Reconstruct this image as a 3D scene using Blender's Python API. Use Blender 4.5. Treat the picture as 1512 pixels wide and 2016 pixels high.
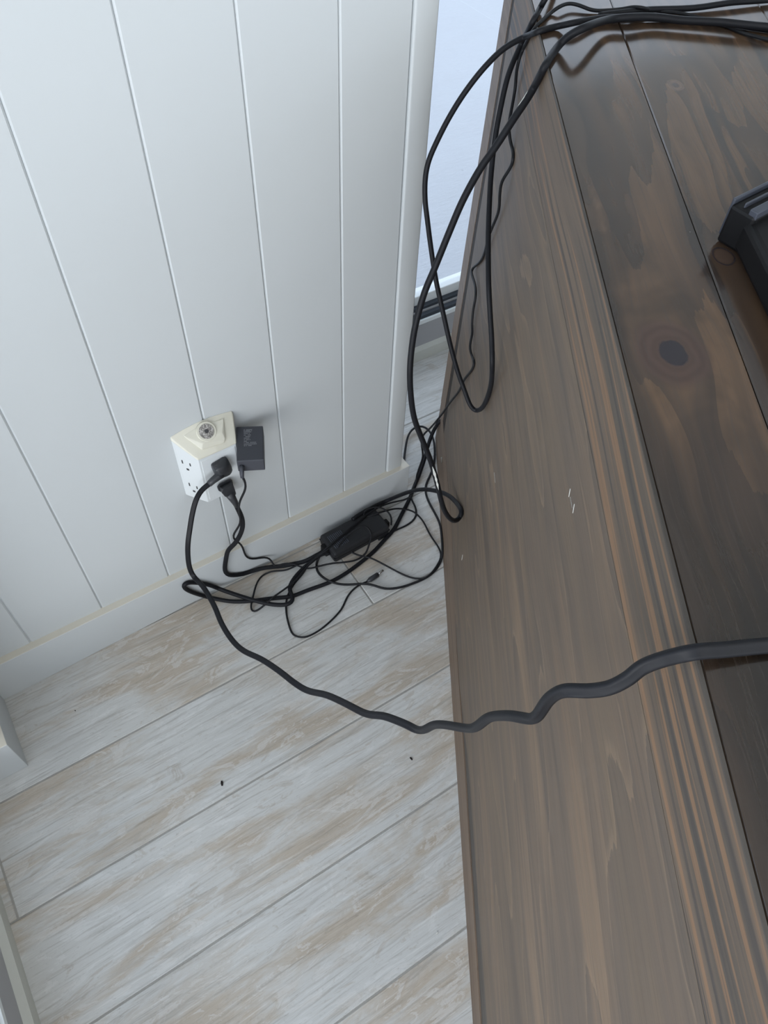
import bpy, bmesh, math, random
from mathutils import Vector, Matrix
random.seed(7)
for o in list(bpy.data.objects): bpy.data.objects.remove(o)
SC = bpy.context.scene
# ------------------------------------------------------------------ camera
F, CX, CY, H = 1510.0, 756.0, 1008.0, 1.46
R = Matrix(((0.84362622, -0.41050976, 0.34608748), (-0.53572373, -0.68674128, 0.4913110), (0.03598460, -0.59989011, -0.79927277)))
EYE = Vector((0, 0, H))
cd = bpy.data.cameras.new('camera'); cam = bpy.data.objects.new('camera', cd); SC.collection.objects.link(cam)
cd.sensor_fit = 'HORIZONTAL'; cd.sensor_width = 36; cd.lens = F / 1512 * 36; cd.clip_start = .02; cd.clip_end = 100
M = Matrix.Identity(4)
for i in range(3):
    M[i][0] = R[i][0]; M[i][1] = -R[i][1]; M[i][2] = -R[i][2]; M[i][3] = EYE[i]
cam.matrix_world = M
SC.camera = cam
# ------------------------------------------------------------------ world, lights, exposure
vs = SC.view_settings; vs.view_transform = 'Standard'; vs.look = 'None'; vs.gamma = 1; vs.use_curve_mapping = False; vs.exposure = 0.0
w = bpy.data.worlds.new('world'); SC.world = w; w.use_nodes = True
bgn = w.node_tree.nodes['Background']; bgn.inputs[0].default_value = (.74, .85, 1.0, 1); bgn.inputs[1].default_value = 1.95
def area(name, loc, rot, sx, sy, power, col):
    l = bpy.data.lights.new(name, 'AREA'); l.shape = 'RECTANGLE'; l.size = sx; l.size_y = sy; l.energy = power; l.color = col
    o = bpy.data.objects.new(name, l); o.location = loc; o.rotation_euler = rot; SC.collection.objects.link(o); return o
PI = math.pi
# daylight arriving through the sliding door on the left and the glass on the right; the other lamps are added fill
area('daylight_left_door', (-2.1, -1.6, .75), (0, -PI/2, 0), 1.5, 3.4, 84, (1.0, .985, .955))
area('added_fill_rear', (.6, -2.95, 1.4), (PI/2, 0, 0), 2.2, 1.7, 24, (1.0, .97, .92))  # unseen source behind the camera, added as room fill
area('added_fill_overhead', (.3, -1.45, 2.44), (0, 0, 0), 2.4, 1.9, 24, (1.0, .97, .92))  # unseen overhead source, added to even out wall and floor brightness
# ------------------------------------------------------------------ node helpers
class X:
    def __init__(s, t, v): s.t = t; s.v = v
    def op(s, o, b=None, c=None, clamp=False):
        n = s.t.nodes.new('ShaderNodeMath'); n.operation = o; n.use_clamp = clamp
        for i, q in enumerate((s, b, c)):
            if q is None: continue
            if isinstance(q, X): s.t.links.new(q.v, n.inputs[i])
            else: n.inputs[i].default_value = q
        return X(s.t, n.outputs[0])
    def __add__(s, b): return s.op('ADD', b)
    def __sub__(s, b): return s.op('SUBTRACT', b)
    def __mul__(s, b): return s.op('MULTIPLY', b)
    def __truediv__(s, b): return s.op('DIVIDE', b)
    def gauss(s): return (s*-1).op('EXPONENT')
    def sstep(s, a, b):
        n = s.t.nodes.new('ShaderNodeMapRange'); n.interpolation_type = 'SMOOTHSTEP'; s.t.links.new(s.v, n.inputs[0])
        n.inputs[1].default_value = a; n.inputs[2].default_value = b; return X(s.t, n.outputs[0])
class Mt:
    def __init__(s, name, rough=.5, spec=.5):
        s.m = bpy.data.materials.new(name); s.m.use_nodes = True; s.t = s.m.node_tree
        s.b = s.t.nodes['Principled BSDF']; s.b.inputs['Roughness'].default_value = rough; s.b.inputs['Specular IOR Level'].default_value = spec
    def coord(s, jitter=False):
        tc = s.t.nodes.new('ShaderNodeTexCoord'); sp = s.t.nodes.new('ShaderNodeSeparateXYZ'); s.t.links.new(tc.outputs['Object'], sp.inputs[0])
        x, y, z = (X(s.t, sp.outputs[i]) for i in range(3))
        if jitter:
            oi = s.t.nodes.new('ShaderNodeObjectInfo'); r = X(s.t, oi.outputs['Random']); s.rnd = r
            x = x + r*37.0; y = y + r*11.0
        return x, y, z
    def vec(s, x, y, z=0.0):
        n = s.t.nodes.new('ShaderNodeCombineXYZ')
        for i, q in enumerate((x, y, z)):
            if isinstance(q, X): s.t.links.new(q.v, n.inputs[i])
            else: n.inputs[i].default_value = q
        return n.outputs[0]
    def noise(s, v, scale=1, detail=4, rough=.55, dist=0):
        n = s.t.nodes.new('ShaderNodeTexNoise'); s.t.links.new(v, n.inputs['Vector'])
        n.inputs['Scale'].default_value = scale; n.inputs['Detail'].default_value = detail; n.inputs['Roughness'].default_value = rough; n.inputs['Distortion'].default_value = dist
        return X(s.t, n.outputs[0])
    def ramp(s, f, stops):
        n = s.t.nodes.new('ShaderNodeValToRGB'); s.t.links.new(f.v, n.inputs[0]); e = n.color_ramp.elements
        while len(e) < len(stops): e.new(.5)
        for q, (p, c) in zip(e, stops): q.position = p; q.color = (*c, 1)
        return n.outputs[0]
    def mix(s, f, a, b, mode='MIX'):
        n = s.t.nodes.new('ShaderNodeMix'); n.data_type = 'RGBA'; n.blend_type = mode
        if isinstance(f, X): s.t.links.new(f.v, n.inputs[0])
        else: n.inputs[0].default_value = f
        for i, q in ((6, a), (7, b)):
            if isinstance(q, tuple): n.inputs[i].default_value = (*q, 1)
            else: s.t.links.new(q, n.inputs[i])
        return n.outputs[2]
    def grey(s, f):
        return s.vec(f, f, f)
    def col(s, c):
        if isinstance(c, tuple): s.b.inputs['Base Color'].default_value = (*c, 1)
        else: s.t.links.new(c, s.b.inputs['Base Color'])
    def bump(s, f, strength, dist=.001):
        n = s.t.nodes.new('ShaderNodeBump'); n.inputs['Strength'].default_value = strength; n.inputs['Distance'].default_value = dist
        s.t.links.new(f.v, n.inputs['Height']); s.t.links.new(n.outputs[0], s.b.inputs['Normal'])
def srgb(r, g, b):
    f = lambda c: (c/255/12.92) if c/255 <= .04045 else ((c/255+.055)/1.055)**2.4
    return (f(r), f(g), f(b))
def plain(name, c, rough=.5, spec=.5, nscale=60, amt=.06, metal=0, bump=0):
    m = Mt(name, rough, spec); x, y, z = m.coord(); n = m.noise(m.vec(x, y, z), nscale, 3)
    m.col(m.mix(n, tuple(q*(1-amt) for q in c), tuple(min(1, q*(1+amt)) for q in c))); m.b.inputs['Metallic'].default_value = metal
    if bump: m.bump(n, bump)
    return m.m
MAT = {}
MAT['wall'] = plain('painted_wall', srgb(199, 204, 206), .42, .4, 9, .008)
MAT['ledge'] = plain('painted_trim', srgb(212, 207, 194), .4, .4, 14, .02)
MAT['groove'] = plain('groove_paint', srgb(199, 204, 206), .5, .3)
MAT['ceiling'] = plain('ceiling_paint', srgb(235, 235, 232), .9, .2)
MAT['grout'] = plain('grout', srgb(160, 158, 153), .9, .2, 200, .15)
MAT['tap_white'] = plain('white_plastic', srgb(214, 219, 221), .38, .5, 30, .01)
MAT['tap_cream'] = plain('cream_plastic', srgb(212, 210, 196), .4, .5, 30, .015)
MAT['slot'] = plain('slot_dark', srgb(70, 70, 72), .7, .2)
MAT['cable'] = plain('cable_rubber', srgb(25, 26, 30), .5, .2, 80, .12)
MAT['thin_cable'] = plain('thin_cable_rubber', srgb(28, 29, 32), .5, .25, 80, .12)
MAT['plug'] = plain('plug_plastic', srgb(48, 50, 54), .45, .5, 90, .08)
MAT['adapter'] = plain('adapter_plastic', srgb(62, 64, 71), .5, .4, 300, .06)
MAT['brick'] = plain('brick_plastic', srgb(36, 37, 40), .5, .4, 300, .1)
MAT['black'] = plain('black_plastic', srgb(17, 17, 19), .5, .25, 200, .1)
MAT['graphite'] = plain('graphite_plastic', srgb(66, 70, 80), .45, .4, 200, .05)
MAT['print'] = plain('label_print', srgb(140, 142, 146), .7, .2)
MAT['metal'] = plain('bright_metal', srgb(200, 200, 200), .25, .5, 100, .05, metal=1)
MAT['paint_spot'] = plain('dried_paint', srgb(205, 206, 200), .7, .3, 200, .1)
MAT['frame'] = plain('door_frame_paint', srgb(168, 169, 172), .45, .4, 20, .02)
MAT['aluminium'] = plain('white_aluminium', srgb(232, 238, 240), .35, .5, 20, .01)
MAT['gasket'] = plain('gasket_rubber', srgb(62, 68, 76), .6, .3)
MAT['caulk'] = plain('sill_strip', srgb(205, 207, 200), .6, .3, 40, .03)
MAT['dark_gap'] = plain('dark_gap_wood', srgb(52, 46, 41), .7, .2, 300, .2)
MAT['crumb'] = plain('crumb_dark', srgb(38, 34, 32), .9, .2)
MAT['crumb_white'] = plain('crumb_light', srgb(225, 225, 220), .9, .2)
def glass():
    m = Mt('clear_glass'); t = m.t; t.nodes.remove(m.b)
    lw = t.nodes.new('ShaderNodeLayerWeight'); lw.inputs[0].default_value = .5
    fr = X(t, lw.outputs['Facing']).op('POWER', 5.0)*.9+.04
    a = t.nodes.new('ShaderNodeBsdfTransparent'); g = t.nodes.new('ShaderNodeBsdfGlossy'); g.inputs['Roughness'].default_value = .0
    mx = t.nodes.new('ShaderNodeMixShader'); t.links.new(fr.v, mx.inputs[0]); t.links.new(a.outputs[0], mx.inputs[1]); t.links.new(g.outputs[0], mx.inputs[2])
    t.links.new(mx.outputs[0], t.nodes['Material Output'].inputs[0]); return m.m
MAT['glass'] = glass()
def patio(name, c):
    m = Mt(name, .85, .2); x, y, z = m.coord()
    n = m.noise(m.vec(x*14.0, y*40.0, z*40.0), 1, 6, .65); n2 = m.noise(m.vec(x, y, z), 2.5, 3); sp = m.noise(m.vec(x, y, z), 38, 2)
    base = m.mix(n2, tuple(q*.94 for q in c), c)
    m.col(m.mix(sp.sstep(.73, .78)*.5, base, tuple(q*.6 for q in c))); m.bump(n, .5, .012); return m.m
MAT['patio'] = patio('patio_concrete', srgb(186, 190, 196))
MAT['stucco'] = patio('exterior_stucco', srgb(205, 207, 210))
def floor_mat():
    m = Mt('whitewashed_plank_tile', .5, .35); x, y, z = m.coord(True); r = m.rnd
    warp = m.noise(m.vec(x*3.0, y*9.0), 1, 3)*.05
    yy = y + warp*.35
    b1 = m.noise(m.vec(x*2.6, yy*11.0), 1, 5, .6, .6)             # broad tan zones
    b2 = m.noise(m.vec(x*9.0, yy*26.0, 4.0), 1, 6, .68, 1.2)      # ragged whitewash patches
    st = m.noise(m.vec(x*7.0, yy*190.0, 2.0), 1, 6, .7)           # fine grain
    st2 = m.noise(m.vec(x*3.0, yy*75.0, 7.0), 1, 5, .7, .3)       # long grain
    crack = m.noise(m.vec(x*14.0, yy*42.0, 9.0), 1, 5, .6, 2.5)
    b1 = b1*.75 + b2*.25
    c = m.mix(b1.sstep(.46, .60), srgb(188, 189, 188), srgb(172, 163, 151))
    c = m.mix(b2.sstep(.54, .57)*.45, c, srgb(202, 203, 203))
    c = m.mix(b2.sstep(.36, .42).op('MULTIPLY', -1).op('ADD', 1.0)*.45, c, srgb(160, 151, 140))
    c = m.mix(st2.sstep(.54, .66)*.28, c, srgb(138, 132, 124))
    c = m.mix(st.sstep(.52, .64)*.34, c, srgb(124, 119, 112))
    c = m.mix((st*-1.0+1.0).sstep(.54, .68)*.40, c, srgb(214, 215, 214))
    spk = m.noise(m.vec(x*60, yy*220, 5.0), 1, 3, .8)
    c = m.mix(spk.sstep(.60, .72)*.35, c, srgb(118, 112, 106))
    ring = ((crack-.52).op('ABSOLUTE')).sstep(0, .012)
    msk = b1.sstep(.52, .6)
    c = m.mix((ring*-1.0+1.0)*msk*.35, c, srgb(150, 128, 106))
    tint = m.mix(r, (1.12, 1.115, 1.10), (1.19, 1.175, 1.15))
    c = m.mix(1.0, c, tint, 'MULTIPLY')
    m.col(c); m.bump(st*.5+st2*.7+ring*.25, .35, .0012); return m.m
MAT['floor'] = floor_mat()
def wood(name, kind):
    """grain runs along local x; u = across the grain"""
    m = Mt(name, .55 if kind != 'top' else .22, .45 if kind != 'top' else .62); x, y, z = m.coord()
    u = y if kind == 'top' else z
    if kind == 'top':
        for (sk, ok, ls, lo, k) in ((.879, .047, .075, .030, .95), (.751, .123, .05, .02, .8), (.425, .158, .04, .014, .7), (1.02, .125, .09, .02, .5)):
            ds = x-sk; do = u-ok
            g = ((ds/ls)*(ds/ls)+(do/lo)*(do/lo)).gauss()
            u = u - do*g*k
        wav = m.noise(m.vec(x*3.5, y*7.0, 3.0), 1, 2)
        u = u + wav*.035
    else:
        wav = m.noise(m.vec(x*1.6, z*2.0, 5.0), 1, 2); u = u + wav*.05
    broad = m.noise(m.vec(x*1.3, u*(22 if kind != 'panel' else 13), 1.0), 1, 3, .5)
    mid = m.noise(m.vec(x*2.2, u*75, 2.0), 1, 4, .6)
    fine = m.noise(m.vec(x*9, u*420, 3.0), 1, 5, .7)
    if kind == 'panel':
        c = m.ramp(broad, [(.30, srgb(87, 76, 66)), (.45, srgb(107, 92, 76)), (.55, srgb(96, 84, 73)), (.70, srgb(117, 99, 81))])
        fld = m.noise(m.vec(x*1.25, u*5.5, 21.0), 1, 2, .45)
        saw = (fld*9.0 + (mid-.5)*.25).op('FRACT')
        c = m.mix(saw*.42, c, srgb(80, 72, 65))
        c = m.mix(saw.sstep(.0, .09).op('MULTIPLY', -1).op('ADD', 1.0)*.35, c, srgb(136, 116, 94))
        c = m.mix(mid.sstep(.55, .68)*.30, c, srgb(126, 102, 80))
        c = m.mix((mid*-1.0+1.0).sstep(.54, .68)*.45, c, srgb(70, 65, 61))
    elif kind == 'apron':
        line = m.noise(m.vec(x*1.4, u*95, 8.0), 1, 2, .5)
        c = m.ramp(broad, [(.30, srgb(74, 68, 61)), (.5, srgb(94, 81, 69)), (.70, srgb(106, 90, 74))])
        c = m.mix(line.sstep(.55, .62)*.55, c, srgb(138, 104, 74))
        c = m.mix((line*-1.0+1.0).sstep(.54, .62)*.75, c, srgb(60, 56, 54))
    elif kind == 'grey':
        c = m.ramp(mid, [(.3, srgb(50, 46, 42)), (.6, srgb(80, 75, 70))])
    elif kind == 'lip':
        c = m.ramp(mid, [(.3, srgb(96, 80, 67)), (.6, srgb(118, 100, 84))])
    else:
        band = m.noise(m.vec(x*1.1, u*34, 6.0), 1, 3, .5)
        c = m.ramp(broad, [(.32, srgb(66, 53, 43)), (.45, srgb(98, 76, 57)), (.58, srgb(84, 66, 51)), (.72, srgb(112, 84, 60))])
        c = m.mix(band.sstep(.54, .64)*.75, c, srgb(42, 39, 40))
        c = m.mix((mid*-1.0+1.0).sstep(.62, .76)*.4, c, srgb(108, 80, 58))
        fld = m.noise(m.vec(x*1.6, u*11, 31.0), 1, 2, .45)
        saw = (fld*8.0 + (mid-.5)*.3).op('FRACT')
        c = m.mix(saw.sstep(.25, 1.0)*.55, c, srgb(46, 40, 38))
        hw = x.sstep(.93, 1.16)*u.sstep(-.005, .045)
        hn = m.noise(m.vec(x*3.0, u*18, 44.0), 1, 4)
        c = m.mix(hw*(hn.sstep(.36, .55)*.3+.65), c, srgb(24, 19, 14))  # near end of top: dark board stain plus shade painted into the colour
        dk = m.noise(m.vec(x*2.6, y*7.5, 12.5), 1, 5, .6, .5)
        c = m.mix(dk.sstep(.50, .64)*.6, c, srgb(40, 34, 30))
        # knots (marks in the boards)
        def knot(c, sk, ok, rs, ro, inner, ringc, amt=1.0, off=(0, 0)):
            jit = m.noise(m.vec(x*60, y*60, sk), 1, 3)
            d = (((x-sk)/rs)*((x-sk)/rs)+((y-ok)/ro)*((y-ok)/ro)).op('SQRT') + (jit-.5)*.55
            rings = (d*9.0).op('SINE')*.5+.5
            halo = (d.sstep(1.9, 2.9)*-1.0+1.0)*amt
            c = m.mix(halo*.85, c, m.mix(rings, ringc, tuple(q*1.25 for q in ringc)))
            c = m.mix((d.sstep(.85, 1.1)*-1.0+1.0)*amt, c, inner)
            return c
        c = knot(c, .879, .047,   .0155, .0115, srgb(38, 33, 40), srgb(66, 49, 43))
        c = knot(c, .425, .158, .0055, .0040, srgb(70, 58, 56), srgb(104, 84, 72), .8)
        # open ring knot
        jit = m.noise(m.vec(x*70, y*70, 2.2), 1, 3)
        d = (((x-.751)/.0125)*((x-.751)/.0125)+((y-.123)/.0090)*((y-.123)/.0090)).op('SQRT') + (jit-.5)*.35
        c = m.mix((((d-1.0).op('ABSOLUTE')).sstep(.03, .16)*-1.0+1.0)*.8, c, srgb(50, 44, 48))
        c = m.mix((d.sstep(.7, .95)*-1.0+1.0)*.35, c, srgb(96, 78, 70))
        # pale filler specks
        sp = m.noise(m.vec(x, y, 1.5), 95, 2)
        c = m.mix(sp.sstep(.79, .81)*.6, c, srgb(150, 145, 140))
        rn = m.noise(m.vec(x*4, y*14, 9), 1, 3)
        t = m.t; rr = (rn*.07 + .12); t.links.new(rr.v, m.b.inputs['Roughness'])
    c = m.mix(fine.sstep(.50, .66)*.38, c, srgb(66, 58, 52))
    m.col(c); m.bump(fine, .12, .0005); return m.m
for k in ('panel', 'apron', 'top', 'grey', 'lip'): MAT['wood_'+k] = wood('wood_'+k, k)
# ------------------------------------------------------------------ object helpers
COL = SC.collection
def tag(o, label=None, cat=None, group=None, kind=None):
    if label: o['label'] = label
    if cat: o['category'] = cat
    if group: o['group'] = group
    if kind: o['kind'] = kind
    return o
def empty(name, loc=(0, 0, 0), rz=0, **k):
    o = bpy.data.objects.new(name, None); o.empty_display_size = .05; o.location = loc; o.rotation_euler = (0, 0, rz); COL.objects.link(o); return tag(o, **k)
def link(name, bm, mat, parent=None, smooth=False, loc=None, **k):
    me = bpy.data.meshes.new(name); bmesh.ops.recalc_face_normals(bm, faces=bm.faces); bm.to_mesh(me); bm.free()
    if mat: me.materials.append(MAT[mat])
    if smooth:
        for p in me.polygons: p.use_smooth = True
    o = bpy.data.objects.new(name, me); COL.objects.link(o)
    if parent: o.parent = parent
    if loc is not None: o.location = loc
    return tag(o, **k)
def bev(bm, w, seg=2):
    if w: bmesh.ops.bevel(bm, geom=list(bm.edges), offset=w, segments=seg, profile=.5, affect='EDGES', clamp_overlap=True)
def bx(bm, a, b):
    vs = [bm.verts.new((x, y, z)) for x in (a[0], b[0]) for y in (a[1], b[1]) for z in (a[2], b[2])]
    for f in ((0, 1, 3, 2), (4, 6, 7, 5), (0, 4, 5, 1), (2, 3, 7, 6), (0, 2, 6, 4), (1, 5, 7, 3)): bm.faces.new([vs[i] for i in f])
def box(name, a, b, mat, parent=None, bevel=0, seg=2, **k):
    bm = bmesh.new(); bx(bm, a, b); bev(bm, bevel, seg); return link(name, bm, mat, parent, **k)
def hull(name, pts, mat, parent=None, bevel=0, seg=2, smooth=False, **k):
    bm = bmesh.new()
    for p in pts: bm.verts.new(p)
    r = bmesh.ops.convex_hull(bm, input=bm.verts)
    bmesh.ops.delete(bm, geom=[g for g in r['geom_interior'] if isinstance(g, bmesh.types.BMVert)], context='VERTS')
    bmesh.ops.dissolve_limit(bm, angle_limit=.03, verts=bm.verts, edges=bm.edges); bev(bm, bevel, seg)
    return link(name, bm, mat, parent, smooth, **k)
def prism(name, poly, z0, z1, mat, parent=None, bevel=0, axis='z', **k):
    """poly (a,b) extruded; axis 'z': (x,y)+z ; 'y': (x,z)+y"""
    bm = bmesh.new(); P = (lambda a, b, c: (a, b, c)) if axis == 'z' else (lambda a, b, c: (a, c, b))
    lo = [bm.verts.new(P(a, b, z0)) for a, b in poly]; hi = [bm.verts.new(P(a, b, z1)) for a, b in poly]
    bm.faces.new(lo); bm.faces.new(hi[::-1]); n = len(poly)
    for i in range(n): bm.faces.new((lo[i], lo[(i+1) % n], hi[(i+1) % n], hi[i]))
    bev(bm, bevel); return link(name, bm, mat, parent, **k)
# ------------------------------------------------------------------ measured lines of the room (rays of the calibrated camera meet real planes)
def ray(px, py): return R @ Vector((px-CX, py-CY, F))
def on_z(px, py, z=0.0):
    r = ray(px, py); return EYE + r*((z-H)/r.z)
def on_pl(px, py, n, o):
    r = ray(px, py); return EYE + r*(((o-EYE).dot(n))/r.dot(n))
def at_depth(px, py, d): return EYE + ray(px, py)*(d/F)
def depth_of(q): return (R.transposed() @ (q-EYE)).z
WANG = math.atan2(.030, .98)
wd = Vector((math.cos(WANG), math.sin(WANG), 0)); wn = Vector((-wd.y, wd.x, 0))
WB = Vector((-.264, .8905, 0)) + wn*.015                      # wall face line; local x along, -y out of the wall
def wl(px, py, p):                                             # local (s, -p, z) of a pixel on the plane p in front of the wall
    q = on_pl(px, py, wn, WB - wn*p) - WB; return Vector((q.dot(wd), -p, q.z))
CA = on_z(857, 864); _b = on_z(931, 2016); dr = (_b-CA).normalized(); nn = Vector((-dr.y, dr.x, 0)); CANG = math.atan2(dr.y, dr.x)
ZT = 1.066
def otop(s): return .0232-.02134*s
def osurf(s, z): return otop(s)*z/ZT
def cloc(q): d = q-CA; return Vector((d.dot(dr), d.dot(nn), q.z))
def on_panel(px, py, off=0.0):
    r = ray(px, py); o = 0
    for _ in range(15):
        t = ((CA-EYE).dot(nn)+o-off)/r.dot(nn); q = EYE+r*t; l = cloc(q); o = osurf(l.x, l.z)
    return q
# ================================================================== SETTING
# ---- floor : slab plus separate plank tiles
floor = box('floor', (-.46, -2.6, -.03), (2.6, 1.34, -.0014), 'grout', kind='structure')
PW = .2053; G = .0032
pm = {}
def plank(x0, x1, y0, y1):
    key = (round(x1-x0, 3), round(y1-y0, 3))
    if key not in pm:
        bm = bmesh.new(); a, b = (x1-x0)/2-G/2, (y1-y0)/2-G/2; bx(bm, (-a, -b, -.008), (a, b, 0)); bev(bm, .0012, 1)
        me = bpy.data.meshes.new('plank'); bm.to_mesh(me); bm.free(); me.materials.append(MAT['floor']); pm[key] = me
    o = bpy.data.objects.new('plank', pm[key]); COL.objects.link(o); o.parent = floor; o.location = ((x0+x1)/2, (y0+y1)/2, 0)
joint = {3: .478, 2: -.353, 1: .80, 0: .72, 4: 1.35, 5: .55, -1: .95, -2: .75}
for i in range(-14, 6):
    y0 = .2866 + (i-1)*PW; y1 = y0+PW
    if y0 > 1.29: continue
    y1 = min(y1, 1.325)
    j = joint.get(i, (i*.37) % 1.2)
    k = j - 1.2*math.ceil((j+.44)/1.2)
    while k < 2.6:
        a, b = max(k, -.44), min(k+1.2, 2.6)
        if b-a > .01: plank(a, b, y0, y1)
        k += 1.2
# ---- panelled wall
wallf = Vector((WB.x, WB.y, 0))
wall = box('wall_front', (-.03, .004, 0), (.962, .09, 2.5), 'groove', kind='structure'); wall.location = wallf; wall.rotation_euler.z = WANG
edges = [.1008-.1411*1] + [.1008+.1411*k for k in range(6)] + [.9215]
for a, b in zip(edges[:-1], edges[1:]):
    box('board', (a+.0002, 0, .05), (b-.0002, .012, 2.5), 'wall', wall, .0026, 1)
bm = bmesh.new(); bx(bm, (.9222, -.0035, .05), (.9628, .09, 2.5)); bev(bm, .0034, 3); link('corner_trim', bm, 'wall', wall, True)
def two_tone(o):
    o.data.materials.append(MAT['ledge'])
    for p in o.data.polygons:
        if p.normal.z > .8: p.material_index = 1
def ledge_h(s): return .1195-.0225*s
# baseboard, slightly out of level as in the photo; mitred return at the right end
SR = .9785
bm = bmesh.new()
def bbp(s, y): return (s, y, ledge_h(s))
fr = [bm.verts.new(p) for p in ((-.0, -.015, 0), (SR, -.015, 0), (SR, .10, 0), (-.0, .10, 0))]
tp = [bm.verts.new(p) for p in (bbp(-.0, -.015), bbp(SR, -.015), bbp(SR, .10), bbp(-.0, .10))]
bm.faces.new(fr[::-1]); bm.faces.new(tp)
for i in range(4): bm.faces.new((fr[i], fr[(i+1) % 4], tp[(i+1) % 4], tp[i]))
bev(bm, .0012, 2); bb = link('baseboard_front', bm, 'wall', kind='structure'); two_tone(bb); bb.location = wallf; bb.rotation_euler.z = WANG
bm = bmesh.new(); bx(bm, (-.0005, -.0153, .0), (.0012, .0, .1)); bm.free()
# ---- left return of the wall and its baseboard
RX = -.2605; RY = .737
box('wall_left_return', (RX-.15, RY+.015, 0), (RX-.015, .95, 2.5), 'wall', kind='structure')
bl = box('baseboard_left', (RX-.14, RY, 0), (RX, .902, .112), 'wall', None, .0012, kind='structure'); two_tone(bl)
# ---- sliding door frames (left and far): same section
def door(name, origin, rz, length, top=2.1):
    """local x along the opening, -y is the room side, +y outside"""
    d = empty(name, origin, rz, kind='structure')
    prism('sill_strip', [(0, 0), (0, .034), (.012, .042), (.02, .042), (.02, 0)], 0, length, 'caulk', d)
    d.children[0].data.transform(Matrix(((0, 0, 1, 0), (1, 0, 0, 0), (0, 1, 0, 0), (0, 0, 0, 1))))
    box('frame_base', (0, .012, .0), (length, .07, .118), 'frame', d, .001)
    box('frame_lip', (0, .010, .118), (length, .016, .131), 'aluminium', d, .0008)
    box('gasket', (0, .017, .112), (length, .030, .140), 'gasket', d, .001)
    box('gasket', (0, .034, .112), (length, .048, .153), 'gasket', d, .001)
    box('track', (0, .030, .112), (length, .034, .145), 'frame', d, .0005)
    box('door_rail', (0, .048, .10), (length, .082, .180), 'aluminium', d, .002)
    box('door_rail', (0, .048, top-.06), (length, .082, top), 'aluminium', d, .002)
    for x0 in (0, length-.05): box('door_stile', (x0, .048, .18), (x0+.05, .082, top-.06), 'aluminium', d, .002)
    box('glass_pane', (.05, .062, .18), (length-.05, .068, top-.06), 'glass', d)
    return d
d1 = door('door_1', (.60, 1.295, 0), 0, 1.95, 1.54)
d2 = door('door_2', (-.3665, -2.0, 0), PI/2, 2.735)
box('wall_far', (.45, 1.30, 1.53), (2.6, 1.42, 2.5), 'wall', kind='structure')
box('wall_far_end', (.20, 1.30, 0), (.60, 1.42, 2.5), 'wall', kind='structure')
box('wall_far_side', (2.55, 1.30, 0), (2.62, 1.42, 2.5), 'wall', kind='structure')
box('wall_left', (-.50, -2.6, 2.1), (-.37, .76, 2.5), 'wall', kind='structure')
box('wall_left_end', (-.50, -2.6, 0), (-.37, -2.0, 2.5), 'wall', kind='structure')
box('wall_right', (2.6, -2.6, 0), (2.7, 1.42, 2.5), 'wall', kind='structure')
box('wall_back', (-.5, -2.72, 0), (2.7, -2.6, .6), 'wall', kind='structure')
box('wall_back_upper', (-.5, -2.72, 2.3), (2.7, -2.6, 2.5), 'wall', kind='structure')
box('ceiling', (-.5, -2.72, 2.5), (2.7, 1.42, 2.6), 'ceiling', kind='structure')
# ---- outside
box('patio', (-14, 1.42, -.06), (16, 26, -.01), 'patio', kind='structure')
box('patio_left', (-4, -6, -.06), (-.5, 1.42, -.01), 'patio', kind='structure')
# ================================================================== CABINET
cab = empty('cabinet', CA, CANG, label='large dark-stained wooden cabinet with knotty glossy top, filling the right side', cat='cabinet')
SE = 1.75; WID = .56
def strip(name, s_of, nS, z_of, nZ, mat, thick=.018, inset=0.0, bevel=.0, **k):
    """board lying in the side face; s_of(u,z), z_of(u) give its outline"""
    bm = bmesh.new(); fg = []; bg = []
    for j in range(nZ+1):
        fr_, br_ = [], []
        for i in range(nS+1):
            s, z = s_of(i/nS, j/nZ)
            o = osurf(s, z)+inset
            fr_.append(bm.verts.new((s, o, z))); br_.append(bm.verts.new((s, o+thick, z)))
        fg.append(fr_); bg.append(br_)
    for j in range(nZ):
        for i in range(nS):
            bm.faces.new((fg[j][i], fg[j][i+1], fg[j+1][i+1], fg[j+1][i])); bm.faces.new((bg[j][i], bg[j+1][i], bg[j+1][i+1], bg[j][i+1]))
    for i in range(nS):
        bm.faces.new((fg[0][i], bg[0][i], bg[0][i+1], fg[0][i+1])); bm.faces.new((fg[nZ][i], fg[nZ][i+1], bg[nZ][i+1], bg[nZ][i]))
    for j in range(nZ):
        bm.faces.new((fg[j][0], fg[j+1][0], bg[j+1][0], bg[j][0])); bm.faces.new((fg[j][nS], bg[j][nS], bg[j+1][nS], fg[j+1][nS]))
    return link(name, bm, mat, cab, **k)
def lerp(a, b, t): return a+(b-a)*t
def tab(t, x):
    if x <= t[0][0]: return t[0][1]
    for (a, b), (c, d) in zip(t, t[1:]):
        if x <= c: return b+(d-b)*(x-a)/(c-a)
    return t[-1][1]
edge = lambda z: -.004-.036*z
dkL = lambda z: .064-.022*z
dkR = lambda z: .113-.045*z
ZL = [(.0, .128), (.12, .133), (.387, .153), (.459, .136), (.673, .105), (.871, .106), (1.26, .088), (1.75, .080)]
GT = [(.0, .131), (.12, .136), (.387, .1565), (.459, .140), (.568, .117), (.727, .112), (.888, .152), (1.26, .156), (1.75, .160)]
zl = lambda s: tab(ZL, s); gt = lambda s: tab(GT, s)
ZB = .973
def rail(u, v): s = lerp(edge(0), SE, u); return s, lerp(0, zl(s), v)
strip('bottom_rail', rail, 40, None, 3, 'wood_lip', .02)
def backing(u, v): s = lerp(.02, SE-.01, u); return s, lerp(.02, ZT-.02, v)
strip('backing', backing, 12, None, 8, 'wood_grey', .012, .0022)
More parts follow.
